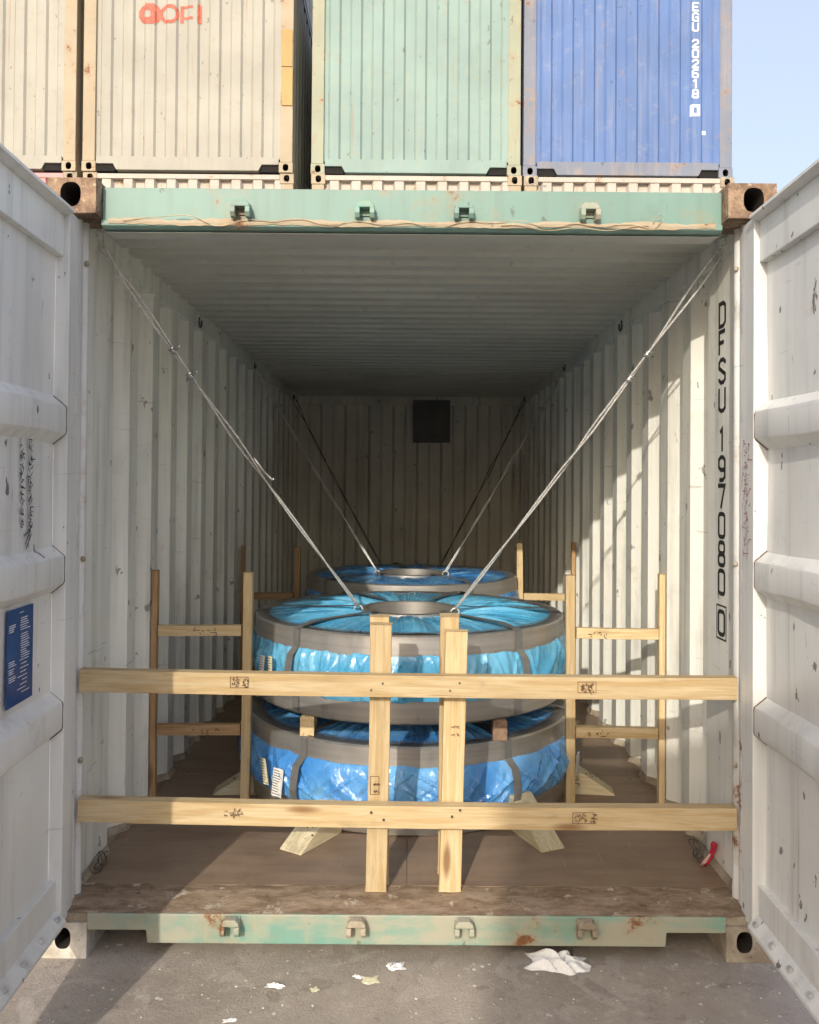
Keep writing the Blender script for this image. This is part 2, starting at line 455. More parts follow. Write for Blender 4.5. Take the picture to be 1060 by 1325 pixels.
# narrow stencil glyphs in a 1 x 1 cell
def rr(x0, y0, x1, y1, c=.28):
    cy = c * .45
    return [(x0 + c, y0), (x1 - c, y0), (x1 - c * .3, y0 + cy * .3), (x1, y0 + cy), (x1, y1 - cy), (x1 - c * .3, y1 - cy * .3), (x1 - c, y1),
            (x0 + c, y1), (x0 + c * .3, y1 - cy * .3), (x0, y1 - cy), (x0, y0 + cy), (x0 + c * .3, y0 + cy * .3), (x0 + c, y0)]
GL = {
    'D': [[(.0, 0), (.7, 0), (1, .14), (1, .86), (.7, 1), (0, 1), (0, 0)]],
    'F': [[(1, 1), (0, 1), (0, 0)], [(.1, .52), (.8, .52)]],
    'S': [[(1, .8), (1, .88), (.72, 1), (.28, 1), (0, .88), (0, .66), (1, .34), (1, .12), (.72, 0), (.28, 0), (0, .12), (0, .2)]],
    'U': [[(0, 1), (0, .12), (.28, 0), (.72, 0), (1, .12), (1, 1)]],
    'E': [[(1, 1), (0, 1), (0, 0), (1, 0)], [(.1, .52), (.8, .52)]],
    'G': [[(1, .82), (.72, 1), (.28, 1), (0, .88), (0, .12), (.28, 0), (1, 0), (1, .45), (.55, .45)]],
    '0': [rr(0, 0, 1, 1)], '1': [[(.2, .85), (.55, 1), (.55, 0)]],
    '2': [[(0, .82), (.28, 1), (.72, 1), (1, .86), (1, .62), (0, .1), (0, 0), (1, 0)]],
    '6': [[(.9, 1), (.3, 1), (0, .85), (0, .12), (.28, 0), (.72, 0), (1, .12), (1, .42), (.72, .55), (.1, .55)]],
    '7': [[(0, .9), (0, 1), (1, 1), (.35, 0)]],
    '8': [rr(.04, .53, .96, 1), rr(0, 0, 1, .47)],
    '9': [[(.1, 0), (.7, 0), (1, .15), (1, .88), (.72, 1), (.28, 1), (0, .88), (0, .58), (.28, .45), (.9, .45)]],
}

def scribble(rows, seed, size, dens=3):
    """illegible pen marks: rows of (x, y) cell origins"""
    r = random.Random(seed); out = []
    for x, y in rows:
        for _ in range(dens):
            a = (x + r.random() * size, y + r.random() * size); n = r.choice((2, 2, 3))
            ln = [a]
            for _ in range(n - 1):
                b = ln[-1]; ang = r.choice((0, math.pi / 2, -math.pi / 2, .8, -.8, 0)); d = size * r.uniform(.3, .75)
                ln.append((b[0] + d * math.cos(ang), b[1] + d * math.sin(ang)))
            out.append(ln)
    return out

# ------------------------------------------------------------------ the ground
g = MB().add([(-400, -400, 0), (400, -400, 0), (400, 400, 0), (-400, 400, 0)], [(0, 1, 2, 3)]).build('ground', 'asphalt')
tag(g, 'worn grey brown asphalt of the container yard', None, None, 'structure')

# ------------------------------------------------------------------ the open container
FZ = .16                                    # floor level inside
WX = 1.15                                   # inner flats of the side walls
box20 = thing('shipping_container', (0, 3, 0), 'open mint and grey container at ground level with steel coils inside', 'shipping container')

# floor boards and threshold
rb = random.Random(3)
ys = [.185, 1.32, 2.47, 3.61, 4.76, 5.93]
for i in range(5):
    for x0, x1 in ((-1.165, -.0006), (.0006, 1.165)):
        dz = rb.uniform(-.0015, .0015)
        MB().box(x0, x1, ys[i] + .002, ys[i + 1] - .002, FZ - .03, FZ + dz).build('floor_board', 'plywood', box20, bevel=.002)
sc_m = MB()
for yj in ys[1:-1]:
    for k in range(16):
        for dy in (-.03, .03):
            x_ = -1.08 + .144 * k; sc_m.lathe([(.0, FZ + .0022), (.0055, FZ + .0019), (.0065, FZ + .0005)], (x_, yj + dy), 7)
o = sc_m.build('floor_screws', 'wire_dark', box20); o['kind'] = 'stuff'
th = MB()
pr = [(.004, .150), (.185, .157), (.185, .10), (.004, .10)]
NX = 60
top = []
for i in range(NX + 1):
    x = -1.15 + 2.30 * i / NX
    wob = .004 * math.sin(i * 1.3) + rb.uniform(-.003, .003)
    top.append([(x, .004 + rb.uniform(0, .004), .149 + wob * .4), (x, .06, .154 + wob * .5), (x, .075, .158 + wob), (x, .182 + wob, .161 + wob * .4), (x, .182 + wob, .12)])
th.v = [p for row in top for p in row]
th.f = [(i * 5 + k, i * 5 + k + 1, (i + 1) * 5 + k + 1, (i + 1) * 5 + k) for i in range(NX) for k in range(4)]
th.build('threshold_plate', 'threshold', box20, smooth=True, auto=40)

# corrugated side walls
def wall_line(sx):
    P = [(.135, WX), (.30, WX)]
    y = .345
    while y < 5.75:
        P += [(y, WX), (y + .10, WX), (y + .150, WX + .052), (y + .250, WX + .052)]
        y += .302
    P += [(y, WX), (5.95, WX)]
    return [(a, sx * b) for a, b in P]
walls = {}
for sx in (-1, 1):
    zs = [.13, .5, 1.0, 1.5, 2.0, 2.53]
    w = MB().sheet(wall_line(sx), zs, lambda p, q, t: (q, p, t)).build('side_wall', 'wall_grey', box20)
    walls[sx] = w
    a, b = sorted((sx * 1.14, sx * 1.219))
    MB().box(a, b, .15, 5.93, .05, .158).build('bottom_side_rail', 'casting_dirty', box20, bevel=.004)
    a, b = sorted((sx * 1.146, sx * 1.219))
    MB().box(a, b, .145, 5.93, 2.415, 2.57).build('top_side_rail', 'wall_grey', box20, bevel=.004)
    # outer skin, seen only from beside the box
    P = [(p, q + sx * .006) for p, q in wall_line(sx)]
    # skirting flange at the foot of the wall, where the corrugation meets the floor
    m = MB()
    line = wall_line(sx)
    for (p0, q0), (p1, q1) in zip(line[:-1], line[1:]): pass
    m.sheet([(a_, b_ - sx * .001) for a_, b_ in line], [.158, .19], lambda p, q, t: (q - sx * (.012 if t < .17 else 0.0), p, t))
    m.build('wall_foot', 'casting_dirty', box20)
# end wall
P = [(-1.19, 5.95)]
x = -1.15
while x < 1.1:
    P += [(x, 5.93), (x + .10, 5.93), (x + .125, 5.985), (x + .225, 5.985)]; x += .25
P += [(x, 5.93), (1.19, 5.95)]
P = [(a, b) for a, b in P if a <= 1.19]
endw = MB().sheet(P, [.13, 1.75, 2.57], lambda p, q, t: (p, q, t)).build('end_wall', 'wall_back', box20)
MB().box(-1.145, 1.145, 5.90, 6.05, 2.42, 2.56).build('end_rail', 'wall_back', box20, bevel=.004)
MB().box(.043, .425, 5.894, 5.924, 2.03, 2.47).build('repair_plate', 'patch_dark', box20, bevel=.003)
# roof: flat front sheet then cross corrugations
P = [(.14, 2.505), (.40, 2.505)]
y = .45
while y < 5.85:
    P += [(y, 2.503), (y + .070, 2.503), (y + .088, 2.536), (y + .135, 2.536)]; y += .153
P = [p for p in P if p[0] < 5.95] + [(6.02, 2.515)]
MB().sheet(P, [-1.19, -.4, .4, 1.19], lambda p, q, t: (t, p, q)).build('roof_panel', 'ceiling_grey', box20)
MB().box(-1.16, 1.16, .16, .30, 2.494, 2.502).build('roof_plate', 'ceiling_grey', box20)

# corner posts with a rolled bead
for sx in (-1, 1):
    sec = [(1.219, .002), (1.185, .002), (1.185, .062), (1.136, .062), (1.130, .066), (1.130, .082), (1.142, .086), (1.142, .098)]
    for k in range(7):
        a = math.pi * (k / 6)
        sec.append((1.142 - .020 * math.sin(a), .118 - .020 * math.cos(a)))
    sec += [(1.152, .140), (1.219, .140)]
    MB().prism([(sx * a, b) for a, b in sec], .119, 2.472, lambda p, q, t: (p, q, t)).build('corner_post', 'post_dirty', box20, smooth=True, auto=35)
    a, b = sorted((sx * 1.13, sx * 1.219))
    MB().box(a, b, 5.95, 6.058, .119, 2.472).build('corner_post', 'mint_clean', box20, bevel=.004)
    for zz in (2.33, 1.31, .62):
        MB().lathe([(.0, zz - .011), (.007, zz - .008), (.009, zz), (.007, zz + .007), (.0, zz + .010)], (sx * 1.124, .104), 10).build('post_lug', 'casting_dirty', box20, smooth=True)
    # castings
    for z0, z1, mt, hz in ((2.473, 2.591, 'casting', .062), (.001, .118, 'casting_pale' if sx < 0 else 'casting_dirty', .066)):
        a, b = sorted((sx * 1.057, sx * 1.219))
        hx = sx * (1.142 if z0 > 1 else (1.136 if sx < 0 else 1.118))
        cst = holed_block(a, b, 0, .178, z0, z1, hx, z0 + hz, .034 if z0 > 1 else .026, .041 if z0 > 1 else .035).build('corner_casting', mt, box20, bevel=.006)
        cavity_shade(cst)
        MB().box(a, b, 5.97, 6.058, z0, z1).build('corner_casting', mt, box20, bevel=.006)

# header
hd = MB().prism([(.055, 2.578), (.055, 2.466), (.045, 2.464), (.045, 2.446), (.060, 2.438), (.160, 2.434), (.160, 2.50), (.20, 2.535), (.20, 2.578)],
                -1.055, 1.055, lambda p, q, t: (t, p, q)).build('door_header', 'mint_clean', box20, bevel=.003)
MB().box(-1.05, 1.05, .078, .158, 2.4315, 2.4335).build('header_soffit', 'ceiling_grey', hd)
# pale sealant strip along the header's lower lip
ss = MB(); rows = []
rs = random.Random(5)
for i in range(121):
    x = -1.03 + 2.06 * i / 120
    t0 = 2.467 + .004 * math.sin(i * .37) + rs.uniform(-.0025, .0025); t1 = 2.4475 + .003 * math.sin(i * .21 + 1) + rs.uniform(-.002, .002)
    rows += [(x, .0425 + rs.uniform(-.002, .001), t0), (x, .0405, (t0 + t1) / 2), (x, .0425, t1)]
ss.add(rows, [(i * 3 + k, i * 3 + k + 1, i * 3 + 4 + k, i * 3 + 3 + k) for i in range(120) for k in range(2)])
ss.build('sealant_strip', 'cream_post', hd)
# thin cable lying along the lip
cb = []
for i in range(161):
    t = i / 160; x = -.98 + 1.80 * t
    z = 2.458 + .010 * math.sin(t * 23 + 1) * math.sin(t * 7) + .006 * math.sin(t * 61)
    if abs(x + .80) < .13: z += .022 * math.cos((x + .80) / .13 * math.pi / 2)
    cb.append((x, .036 - .002 * math.sin(i), z))
cb += [(.835, .033, 2.462), (.85, .032, 2.478), (.842, .032, 2.492), (.826, .032, 2.484), (.815, .033, 2.464)]
MB().tube(cb, .0014, 5).build('cable', 'wire_tan', hd, smooth=True)
cb = [(.30 + .5 * t / 30, .037, 2.452 + .006 * math.sin(t * .5) - .01 * math.sin(math.pi * t / 30)) for t in range(31)]
MB().tube(cb, .0014, 5).build('cable', 'wire_tan', hd, smooth=True)

def keeper(x, z, y, parent, mt, sc=1.0, seed=0):
    r = random.Random(seed); m = MB()
    m.box(x - .036 * sc, x + .036 * sc, y - .006, y, z - .012, z + .026)
    m.prism([(x - .036 * sc, z + .018), (x - .022 * sc, z + .03), (x + .022 * sc, z + .03), (x + .036 * sc, z + .018), (x + .036 * sc, z + .008), (x - .036 * sc, z + .008)],
            y - .040, y - .0065, lambda p, q, t: (p, t, q))
    o = m.build('lock_keeper', mt, parent, bevel=.003)
    for sx in (-1, 1):
        c = x + sx * .029 * sc
        lug = MB().prism([(z + .0075, 0), (z + .0075, .038), (z - .012, .040), (z - .026, .030), (z - .028, .012), (z - .018, 0)], c - .008, c + .008,
                         lambda p, q, t: (t, y - .0065 - q, p)).build('keeper_lug', mt, parent, bevel=.002)
    return o
for i, x in enumerate((-.579, -.160, .174, .600)):
    keeper(x, 2.497, .0545, hd, 'mint_dirty' if i % 2 else 'mint_clean', .86, i)
# sill with the two end notches
sill_poly = [(-1.057, .148), (-1.057, .094), (-.862, .094), (-.858, .052), (.857, .050), (.861, .096), (1.057, .096), (1.057, .148)]
sill = MB().prism(sill_poly, .002, .14, lambda p, q, t: (p, t, q)).build('door_sill', 'mint_dirty', box20, bevel=.004)
for sx in (-1, 1):
    a, b = sorted((sx * 1.0575, sx * 1.19))
    MB().box(a, b, .008, .14, .1185, .1485).build('sill_end', 'casting_dirty', box20, bevel=.003)
    a, b = sorted((sx * .858, sx * 1.05))
    MB().box(a, b, .30, .34, .02, .12).build('cross_member', 'dark_hole', box20)
for i, x in enumerate((-.578, -.165, .188, .589)):
    keeper(x, .119, .0, sill, 'casting_dirty' if i % 2 else 'mint_dirty', .82, i + 9)
# lashing rings at the head of the walls
for sx in (-1, 1):
    for y in (.26, 1.75, 3.38, 5.5):
        if y > .3:
            m = MB(); n = 14
            m.tube([(sx * (WX - .012), y + .028 * math.cos(2 * math.pi * k / n), 2.45 + .028 * math.sin(2 * math.pi * k / n)) for k in range(n + 1)], .005, 6, False)
            m.build('lashing_ring', 'wire_dark', box20, smooth=True)
        m = MB().box(*sorted((sx * (WX - .018), sx * (WX + .0))), y - .02, y + .02, 2.462, 2.482).build('ring_bracket', 'wall_grey', box20, bevel=.003)

# unit number down the right wall (letters stand upright, one under the other)
zt = 2.262; m = MB(); pitch = .1045
for i, ch in enumerate('DFSU 1970800'):
    z = zt - i * pitch - (.092) + (pitch * .55 if i > 4 else 0)
    if i == 11:
        z -= .045
        m.strokes([[(0, 0), (1, 0), (1, 1), (0, 1), (0, 0)]], .006, (WX, .345, z - .017), (0, -1, 0), (0, 0, 1), (-1, 0, 0), sx=.092, sy=.122)
    if ch == ' ': continue
    m.strokes(GL[ch], .0155, (WX, .328, z), (0, -1, 0), (0, 0, 1), (-1, 0, 0), sx=.058, sy=.084)
m.build('lettering', 'black_ink', walls[1])

# red pen lines on the right corner post
m = MB().strokes(scribble([(.004 + .026 * (k % 2), 1.72 - .0115 * k) for k in range(34)], 4, .026, 2), .0028, (.0, -.008, 0), (0, -1, 0), (0, 0, 1), (-1, 0, 0))
HAND = m

# ---- doors, swung out to about a right angle
def door(sx, name_label, ang):
    """door leaf: local frame hinge at (sx*1.12, 0), leaf runs to -Y"""
    D = bpy.data.objects.new('door', None); COL.objects.link(D); parent_to(D, box20)
    tag(D, name_label)
    hx = 1.125
    rot = Matrix.Translation((sx * hx, .052, 0)) @ Matrix.Rotation(R(ang), 4, 'Z')
    W, Z0, Z1 = 1.16, .135, 2.462
    def put(mb, name, mat, **k):
        mb.v = [tuple(rot @ Vector((sx * v[0], v[1], v[2]))) for v in mb.v]
        return mb.build(name, mat, D, **k)
    # +x is outwards (away from the opening); the inner faces of the frame lie at x = 0
    put(MB().box(0, .05, -.100, -.004, Z0, Z1), 'stile', 'door_grey', bevel=.004)
    put(MB().box(0, .05, -W, -W + .10, Z0, Z1), 'stile', 'door_grey', bevel=.004)
    put(MB().box(.018, .05, -W + .1005, -.1005, Z1 - .150, Z1 - .003), 'rail', 'door_grey', bevel=.003)
    put(MB().box(.018, .05, -W + .1005, -.1005, Z0 + .003, Z0 + .145), 'rail', 'door_grey', bevel=.003)
    # pressed sheet, a little buckled
    r = random.Random(11 + sx); n, mz = 26, 40
    ph = [r.uniform(0, 6) for _ in range(6)]
    vs = []
    for i in range(n + 1):
        y = -.1005 - (W - .201) * i / n
        for j in range(mz + 1):
            z = Z0 + .145 + (Z1 - Z0 - .295) * j / mz
            d = .0025 * math.sin(5 * y + ph[0]) * math.sin(6 * z + ph[1]) + .0015 * math.sin(11 * y + 3 * z + ph[2])
            vs.append((.044 + d, y, z))
    put(MB().add(vs, [(i * (mz + 1) + j, i * (mz + 1) + j + 1, (i + 1) * (mz + 1) + j + 1, (i + 1) * (mz + 1) + j) for i in range(n) for j in range(mz)]),
        'panel', 'door_grey', smooth=True)
    for zc in (1.775, 1.288, .812):
        m = MB(); prof = [(.048, zc + .080), (.006, zc + .045), (.0035, zc + .038), (.0035, zc - .038), (.006, zc - .045), (.048, zc - .080)]
        ny = 24; vs = []
        pr_ = r.uniform(0, 6)
        for i in range(ny + 1):
            y = -.1005 - (W - .201) * i / ny
            dd = .004 * max(0, math.sin(9 * y + pr_)) * (0 if i in (0, ny) else 1)
            for a, z in prof: vs.append((a + (dd if a < .01 else 0), y, z + .003 * math.sin(7 * y + pr_)))
        k6 = len(prof)
        m.add(vs, [(i * k6 + j, i * k6 + j + 1, (i + 1) * k6 + j + 1, (i + 1) * k6 + j) for i in range(ny) for j in range(k6 - 1)])
        put(m, 'rib', 'door_grey', smooth=True, auto=28)
        for ye in (-.1018, -W + .1018):
            put(MB().tube([(a - .001, ye, z) for a, z in prof], .0016, 5), 'seam', 'brown_ink')
    # rubber seal lip round the head and foot of the leaf
    put(MB().prism([(.017, Z1 - .016), (-.016, Z1 - .006), (-.016, Z1 + .004), (.05, Z1 + .006), (.05, Z1 - .002), (.017, Z1 - .0025)], -W, -.101,
                   lambda p, q, t: (p, t, q)), 'seal_lip', 'door_grey', bevel=.001)
    put(MB().prism([(.0175, Z0 + .050), (-.016, Z0 + .016), (-.016, Z0 + .004), (.0175, Z0 + .008)], -W, -.101,
                   lambda p, q, t: (p, t, q)), 'seal_lip', 'door_grey', bevel=.001)
    for k in range(8):
        y = -.14 - .125 * k
        m = MB(); c = (-.004, y, Z0 + .034)
        m.tube([(c[0] + .004, y, c[2] - .002), (c[0] - .006, y, c[2] + .008)], .0085, 8)
        put(m, 'bolt', 'bolt', smooth=False)
    return D, put
doorL, putL = door(-1, 'left open door with blue data plate and black writing inside', 1.6)
doorR, putR = door(1, 'right open door catching the sun along its hinge edge', -1.0)
putR(HAND, 'handwriting', 'red_scrawl')
# data plate and writing on the left leaf (leaf-local coordinates; the sheet lies at x = .042)
Zp0, Zp1, Yp0, Yp1 = .918, 1.200, -.440, -.262
putL(MB().box(.0355, .0385, Yp0, Yp1, Zp0, Zp1), 'data_plate', 'plate_blue', bevel=.0008)
m = MB(); rp = random.Random(21); lines = []
def dash(y0, y1, z): lines.append([(y0, z), (y1, z)])
for k in range(18):
    if rp.random() < .95: dash(-.355 + rp.uniform(0, .006), -.285 - rp.uniform(0, .03), 1.168 - k * .0068)
for k in range(4): dash(-.432, -.432 + rp.uniform(.025, .045), 1.155 - k * .006)
for b in range(3):
    for k in range(3): dash(-.432, -.432 + rp.uniform(.03, .05), 1.05 - b * .022 - k * .006)
for k in range(9): dash(-.36 + rp.uniform(-.02, .02), -.31 + rp.uniform(-.01, .03), 1.045 - k * .012)
dash(-.365, -.335, 1.186)
m = MB()
# the leaf is mirrored for the left side: plate faces the opening, i.e. leaf-local -x
m.strokes([[(a, b) for a, b in ln] for ln in lines], .0024, (.0353, 0, 0), (0, 1, 0), (0, 0, 1), (-1, 0, 0), lift=.0004)
putL(m, 'print', 'white_ink')
m = MB(); cells = [(-.370, 1.665 - .0165 * k) for k in range(15)] + [(-.318, 1.672 - .0165 * k) for k in range(17)]
m.strokes(scribble(cells, 8, .022, 4), .0032, (.038, 0, 0), (0, 1, 0), (0, 0, 1), (-1, 0, 0), lift=.0012)
m.strokes([[(-.33, 1.385), (-.28, 1.445)], [(-.325, 1.37), (-.285, 1.415)], [(-.34, 1.41), (-.30, 1.425), (-.31, 1.375)]], .004, (.038, 0, 0), (0, 1, 0), (0, 0, 1), (-1, 0, 0), lift=.0035)
putL(m, 'handwriting', 'black_ink')

# ------------------------------------------------------------------ steel coils
def ridge1d(seed, kmin, kmax, n=26):
    r = random.Random(seed)
    H = [(r.randint(kmin, kmax), r.uniform(0, 6.28), r.uniform(.4, 1), r.uniform(-1, 1)) for _ in range(n)]
    s_ = sum(a for _, _, a, _ in H) ** .5
    def f(t, v=0.0):
        return sum(a * np.sin(k * t + p + q * 3.2 * v) for k, p, a, q in H) / s_
    return f

def creases(seed, n, th, vv, w, slope, ext, amp):
    """sum of n straight tent-shaped folds over (angle, height)"""
    r = random.Random(seed); out = np.zeros((len(th), len(vv)))
    for _ in range(n):
        t0, v0, m, ww, L, a = r.uniform(0, 2 * np.pi), r.uniform(-.1, 1.1), r.uniform(-slope, slope), r.uniform(*w), r.uniform(*ext), r.uniform(*amp)
        d = th[:, None] - t0 - m * (vv[None, :] - v0); d = np.abs((d + np.pi) % (2 * np.pi) - np.pi)
        out += a * np.clip(1 - d / ww, 0, 1) * np.clip(1 - ((vv[None, :] - v0) / L) ** 2, 0, 1)
    return out

def coil(cx, cy, z0, h, Rg, film, label, group, seed, bulge=.045, labels=(), straps=(), detail=True):
    T = thing('steel_coil', (cx, cy, z0), label, 'steel coil', group)
    c = (cx, cy); z1 = z0 + h; n = 128
    gt, gb = z1 - .088, z0 + .095
    # wound steel body
    MB().lathe([(.225, z0 + .004), (.225, z1 - .012), (Rg - .02, z1 - .012), (Rg - .02, z0 + .004)], c, n, True).build('wound_body', 'guard', T, smooth=True, auto=40)
    # edge guards with a rolled rim
    MB().lathe([(Rg - .060, z1 - .006), (Rg - .036, z1 - .002), (Rg - .008, z1), (Rg, z1 - .006), (Rg + .002, gt), (Rg - .012, gt - .004)], c, n).build('edge_guard', 'guard', T, smooth=True, auto=40)
    MB().lathe([(Rg - .012, gb + .004), (Rg + .002, gb), (Rg, z0 + .008), (Rg - .008, z0), (Rg - .06, z0 + .001)], c, n).build('edge_guard', 'guard', T, smooth=True, auto=40)
    if detail:
        # crimped inner edge of the upper guard
        m = MB()
        for k in range(300):
            t = 2 * math.pi * k / 300; t2 = t + .010; ra, rb_ = Rg - .070, Rg - .034
            q = [(ra, t + .009), (rb_, t), (rb_, t2), (ra, t2 + .008)]
            m.add([(cx + r_ * math.cos(a), cy + r_ * math.sin(a), z1 + .001 + (.004 if r_ == ra else 0)) for r_, a in q], [(0, 1, 2, 3)])
        o = m.build('crimped_edge', 'strap', T); o['kind'] = 'stuff'
    # wrapped film round the side: irregular creases, no two alike
    N, M = (720, 26) if detail else (260, 12)
    th_ = np.linspace(0, 2 * np.pi, N, endpoint=False); f3 = ridge1d(seed + 2, 3, 9, 5)
    vv = np.linspace(0, 1, M + 1)
    F = creases(seed, 330 if detail else 110, th_, vv, (.010, .032), .14 if bulge < .035 else .5, (.25, .8), (-.008, .013))
    F += creases(seed + 1, 60, th_, vv, (.04, .16), .3, (.5, 1.1), (-.010, .012))
    rows = np.zeros((N, M + 1, 3))
    for j in range(M + 1):
        v = vv[j]; z = gb - .012 + (gt - gb + .024) * v
        env = math.sin(math.pi * v) ** .55 if 0 < v < 1 else 0
        rad = Rg - .004 + env * (bulge * (.8 + .2 * f3(th_, v)) + F[:, j]) + .25 * F[:, j]
        if bulge > .035: rad += .012 * env * (1 - v)
        rows[:, j, 0] = cx + rad * np.cos(th_); rows[:, j, 1] = cy + rad * np.sin(th_)
        rows[:, j, 2] = z + (.006 * f3(th_ * 3 % 6.28, v) if j in (0, M) else 0)
    MB().grid(rows.tolist()).build('side_film', film, T, smooth=True, auto=17)
    # film across the top, gathered towards the eye
    M = 16; rows = np.zeros((N, M + 1, 3)); vv = np.linspace(0, 1, M + 1)
    F = creases(seed + 7, 300 if detail else 60, th_, vv, (.012, .032), .04, (.5, 1.6), (-.008, .013))
    F += creases(seed + 8, 26, th_, vv, (.06, .22), .12, (.7, 1.5), (-.010, .016))
    for j in range(M + 1):
        v = vv[j]; r_ = .238 + (Rg - .062 - .238) * v
        amp = (1 - .25 * v) * (math.sin(math.pi * (.05 + .9 * v)) ** .5)
        zz = z1 - .004 + amp * F[:, j] + .012 * math.sin(math.pi * v)
        rows[:, j, 0] = cx + r_ * np.cos(th_); rows[:, j, 1] = cy + r_ * np.sin(th_); rows[:, j, 2] = zz
    MB().grid(rows.tolist()).build('top_film', film, T, smooth=True, auto=13)
    # bright ring of the eye
    MB().lathe([(.245, z1 - .01), (.245, z1 + .007), (.239, z1 + .011), (.219, z1 + .011), (.215, z1 + .007), (.215, z0 + .01)], c, 96).build('eye_ring', 'steel_bright', T, smooth=True, auto=40)
    # steel straps, radial over the top and down the side
    for a in straps:
        t = R(a); ra = Vector((math.cos(t), math.sin(t), 0)); ta = Vector((-math.sin(t), math.cos(t), 0))
        mid = (gt + gb) / 2
        prof = [(.24, z1 + .024), (.30, z1 + .020), (Rg - .10, z1 + .020), (Rg - .02, z1 + .006), (Rg + .004, z1 - .004), (Rg + .006, gt + .01),
                (Rg + bulge * .9 + .016, gt - .02), (Rg + bulge + .024, mid + .02), (Rg + bulge + .030, mid - .03), (Rg + bulge * .9 + .026, gb + .02), (Rg + .006, gb - .01), (Rg + .004, z0 + .006)]
        m = MB(); vs = []
        for r_, z in prof:
            p = Vector((cx, cy, z)) + ra * r_
            vs += [tuple(p - ta * .019), tuple(p + ta * .019)]
        m.add(vs, [(2 * i, 2 * i + 1, 2 * i + 3, 2 * i + 2) for i in range(len(prof) - 1)])
        m.build('strap', 'strap', T)
    for a, zf, w, hh, mt, tilt in labels:
        t0 = R(a); m = MB(); vs = []; Rl = Rg + bulge + .018
        for i in range(5):
            for j in (0, 1):
                t = t0 + (i / 4 - .5) * w / Rl + tilt * (j - .5) * hh
                rr_ = Rl + .004 * math.sin(i * 1.9)
                vs.append((cx + rr_ * math.cos(t), cy + rr_ * math.sin(t), z0 + zf * h + (j - .5) * hh))
        m.add(vs, [(2 * i, 2 * i + 1, 2 * i + 3, 2 * i + 2) for i in range(4)])
        lb = m.build('label', mt, T, smooth=True)
        m = MB(); r2 = random.Random(int(a * 7 + zf * 100)); k_ = 0
        for row in range(max(2, int(hh / .011))):
            zz = z0 + zf * h + hh * .42 - row * .011
            if zz < z0 + zf * h - hh * .42: break
            s0, s1 = -.4 + r2.uniform(0, .1), .4 - r2.uniform(0, .35)
            vs = []
            for s_ in (s0, s1):
                for dz in (0, .003):
                    t = t0 + s_ * w / Rl + tilt * (zz + dz - z0 - zf * h)
                    vs.append((cx + (Rl + .0055) * math.cos(t), cy + (Rl + .0055) * math.sin(t), zz + dz))
            m.add(vs, [(0, 1, 3, 2)])
        m.build('print', 'black_ink', lb)
    return T

CX = .006
GF = 'wrapped steel coils stacked in pairs'
ZL0, ZL1, ZU0, ZU1 = .162, .520, .600, .962
coil(CX, 1.365, ZL0, ZL1 - ZL0, .772, 'film_blue', 'lower blue wrapped steel coil of the front pair, resting on floor', GF, 10, .040,
     labels=[(-131.5, .45, .068, .120, 'paper', .15), (-137.8, .52, .050, .105, 'paper_tan', -.3), (-22, .42, .06, .09, 'paper', .1)], straps=(-124.5, -58, -12, 60, 120, 180))
coil(CX, 1.365, ZU0, ZU1 - ZU0, .748, 'film_cyan', 'upper cyan wrapped steel coil of the front pair, eye facing up', GF, 30, .026,
     labels=[(-145, .46, .055, .11, 'paper', .2), (-139.5, .48, .040, .11, 'paper_tan', 0), (-24, .42, .05, .08, 'paper', 0)], straps=(-130, -52, -5, 65, 120, 185))
for (cy, nm) in ((3.0, 'middle'),):
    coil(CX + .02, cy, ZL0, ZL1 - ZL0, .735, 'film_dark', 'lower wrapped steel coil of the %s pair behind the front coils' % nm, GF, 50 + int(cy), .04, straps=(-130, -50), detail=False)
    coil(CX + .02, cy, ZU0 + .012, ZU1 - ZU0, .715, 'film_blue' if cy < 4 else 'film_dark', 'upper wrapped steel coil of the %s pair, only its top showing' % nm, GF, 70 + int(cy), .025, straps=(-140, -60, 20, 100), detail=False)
# spacer blocks between the coils
def spacer(cx, cy, a, r, z0, z1, mt, label):
    t = R(a); d = Vector((math.cos(t), math.sin(t), 0)); c = Vector((cx, cy, (z0 + z1) / 2))
    e = c + d * r; sgn = 1 if d.y < 0 else -1
    o = timber('spacer_block', e + Vector((0, .12 * sgn, 0)), e, .054, z1 - z0, mt, None, int(a) + 500)
    tag(o, label, 'wood block', 'spacer blocks between stacked coils')
spacer(CX, 1.37, -124, .765, ZL1 + .003, ZU0, 'pine', 'bright pine spacer block between front coils on the left')
spacer(CX, 1.37, -61, .775, ZL1 + .003, ZU0, 'block_dark', 'dark brown spacer block between front coils on the right')
spacer(CX, 1.37, 90, .76, ZL1 + .003, ZU0, 'pine', 'pine spacer block hidden at the back between front coils')
for cy, nm in ((3.0, 'middle'),):
    for a, sd in ((-125, 'left'), (-55, 'right'), (90, 'back')):
        spacer(CX + .02, cy, a, .73, ZL1 + .003, ZU0 + .012, 'pine_dull', 'spacer block at the %s between the %s coils' % (sd, nm))

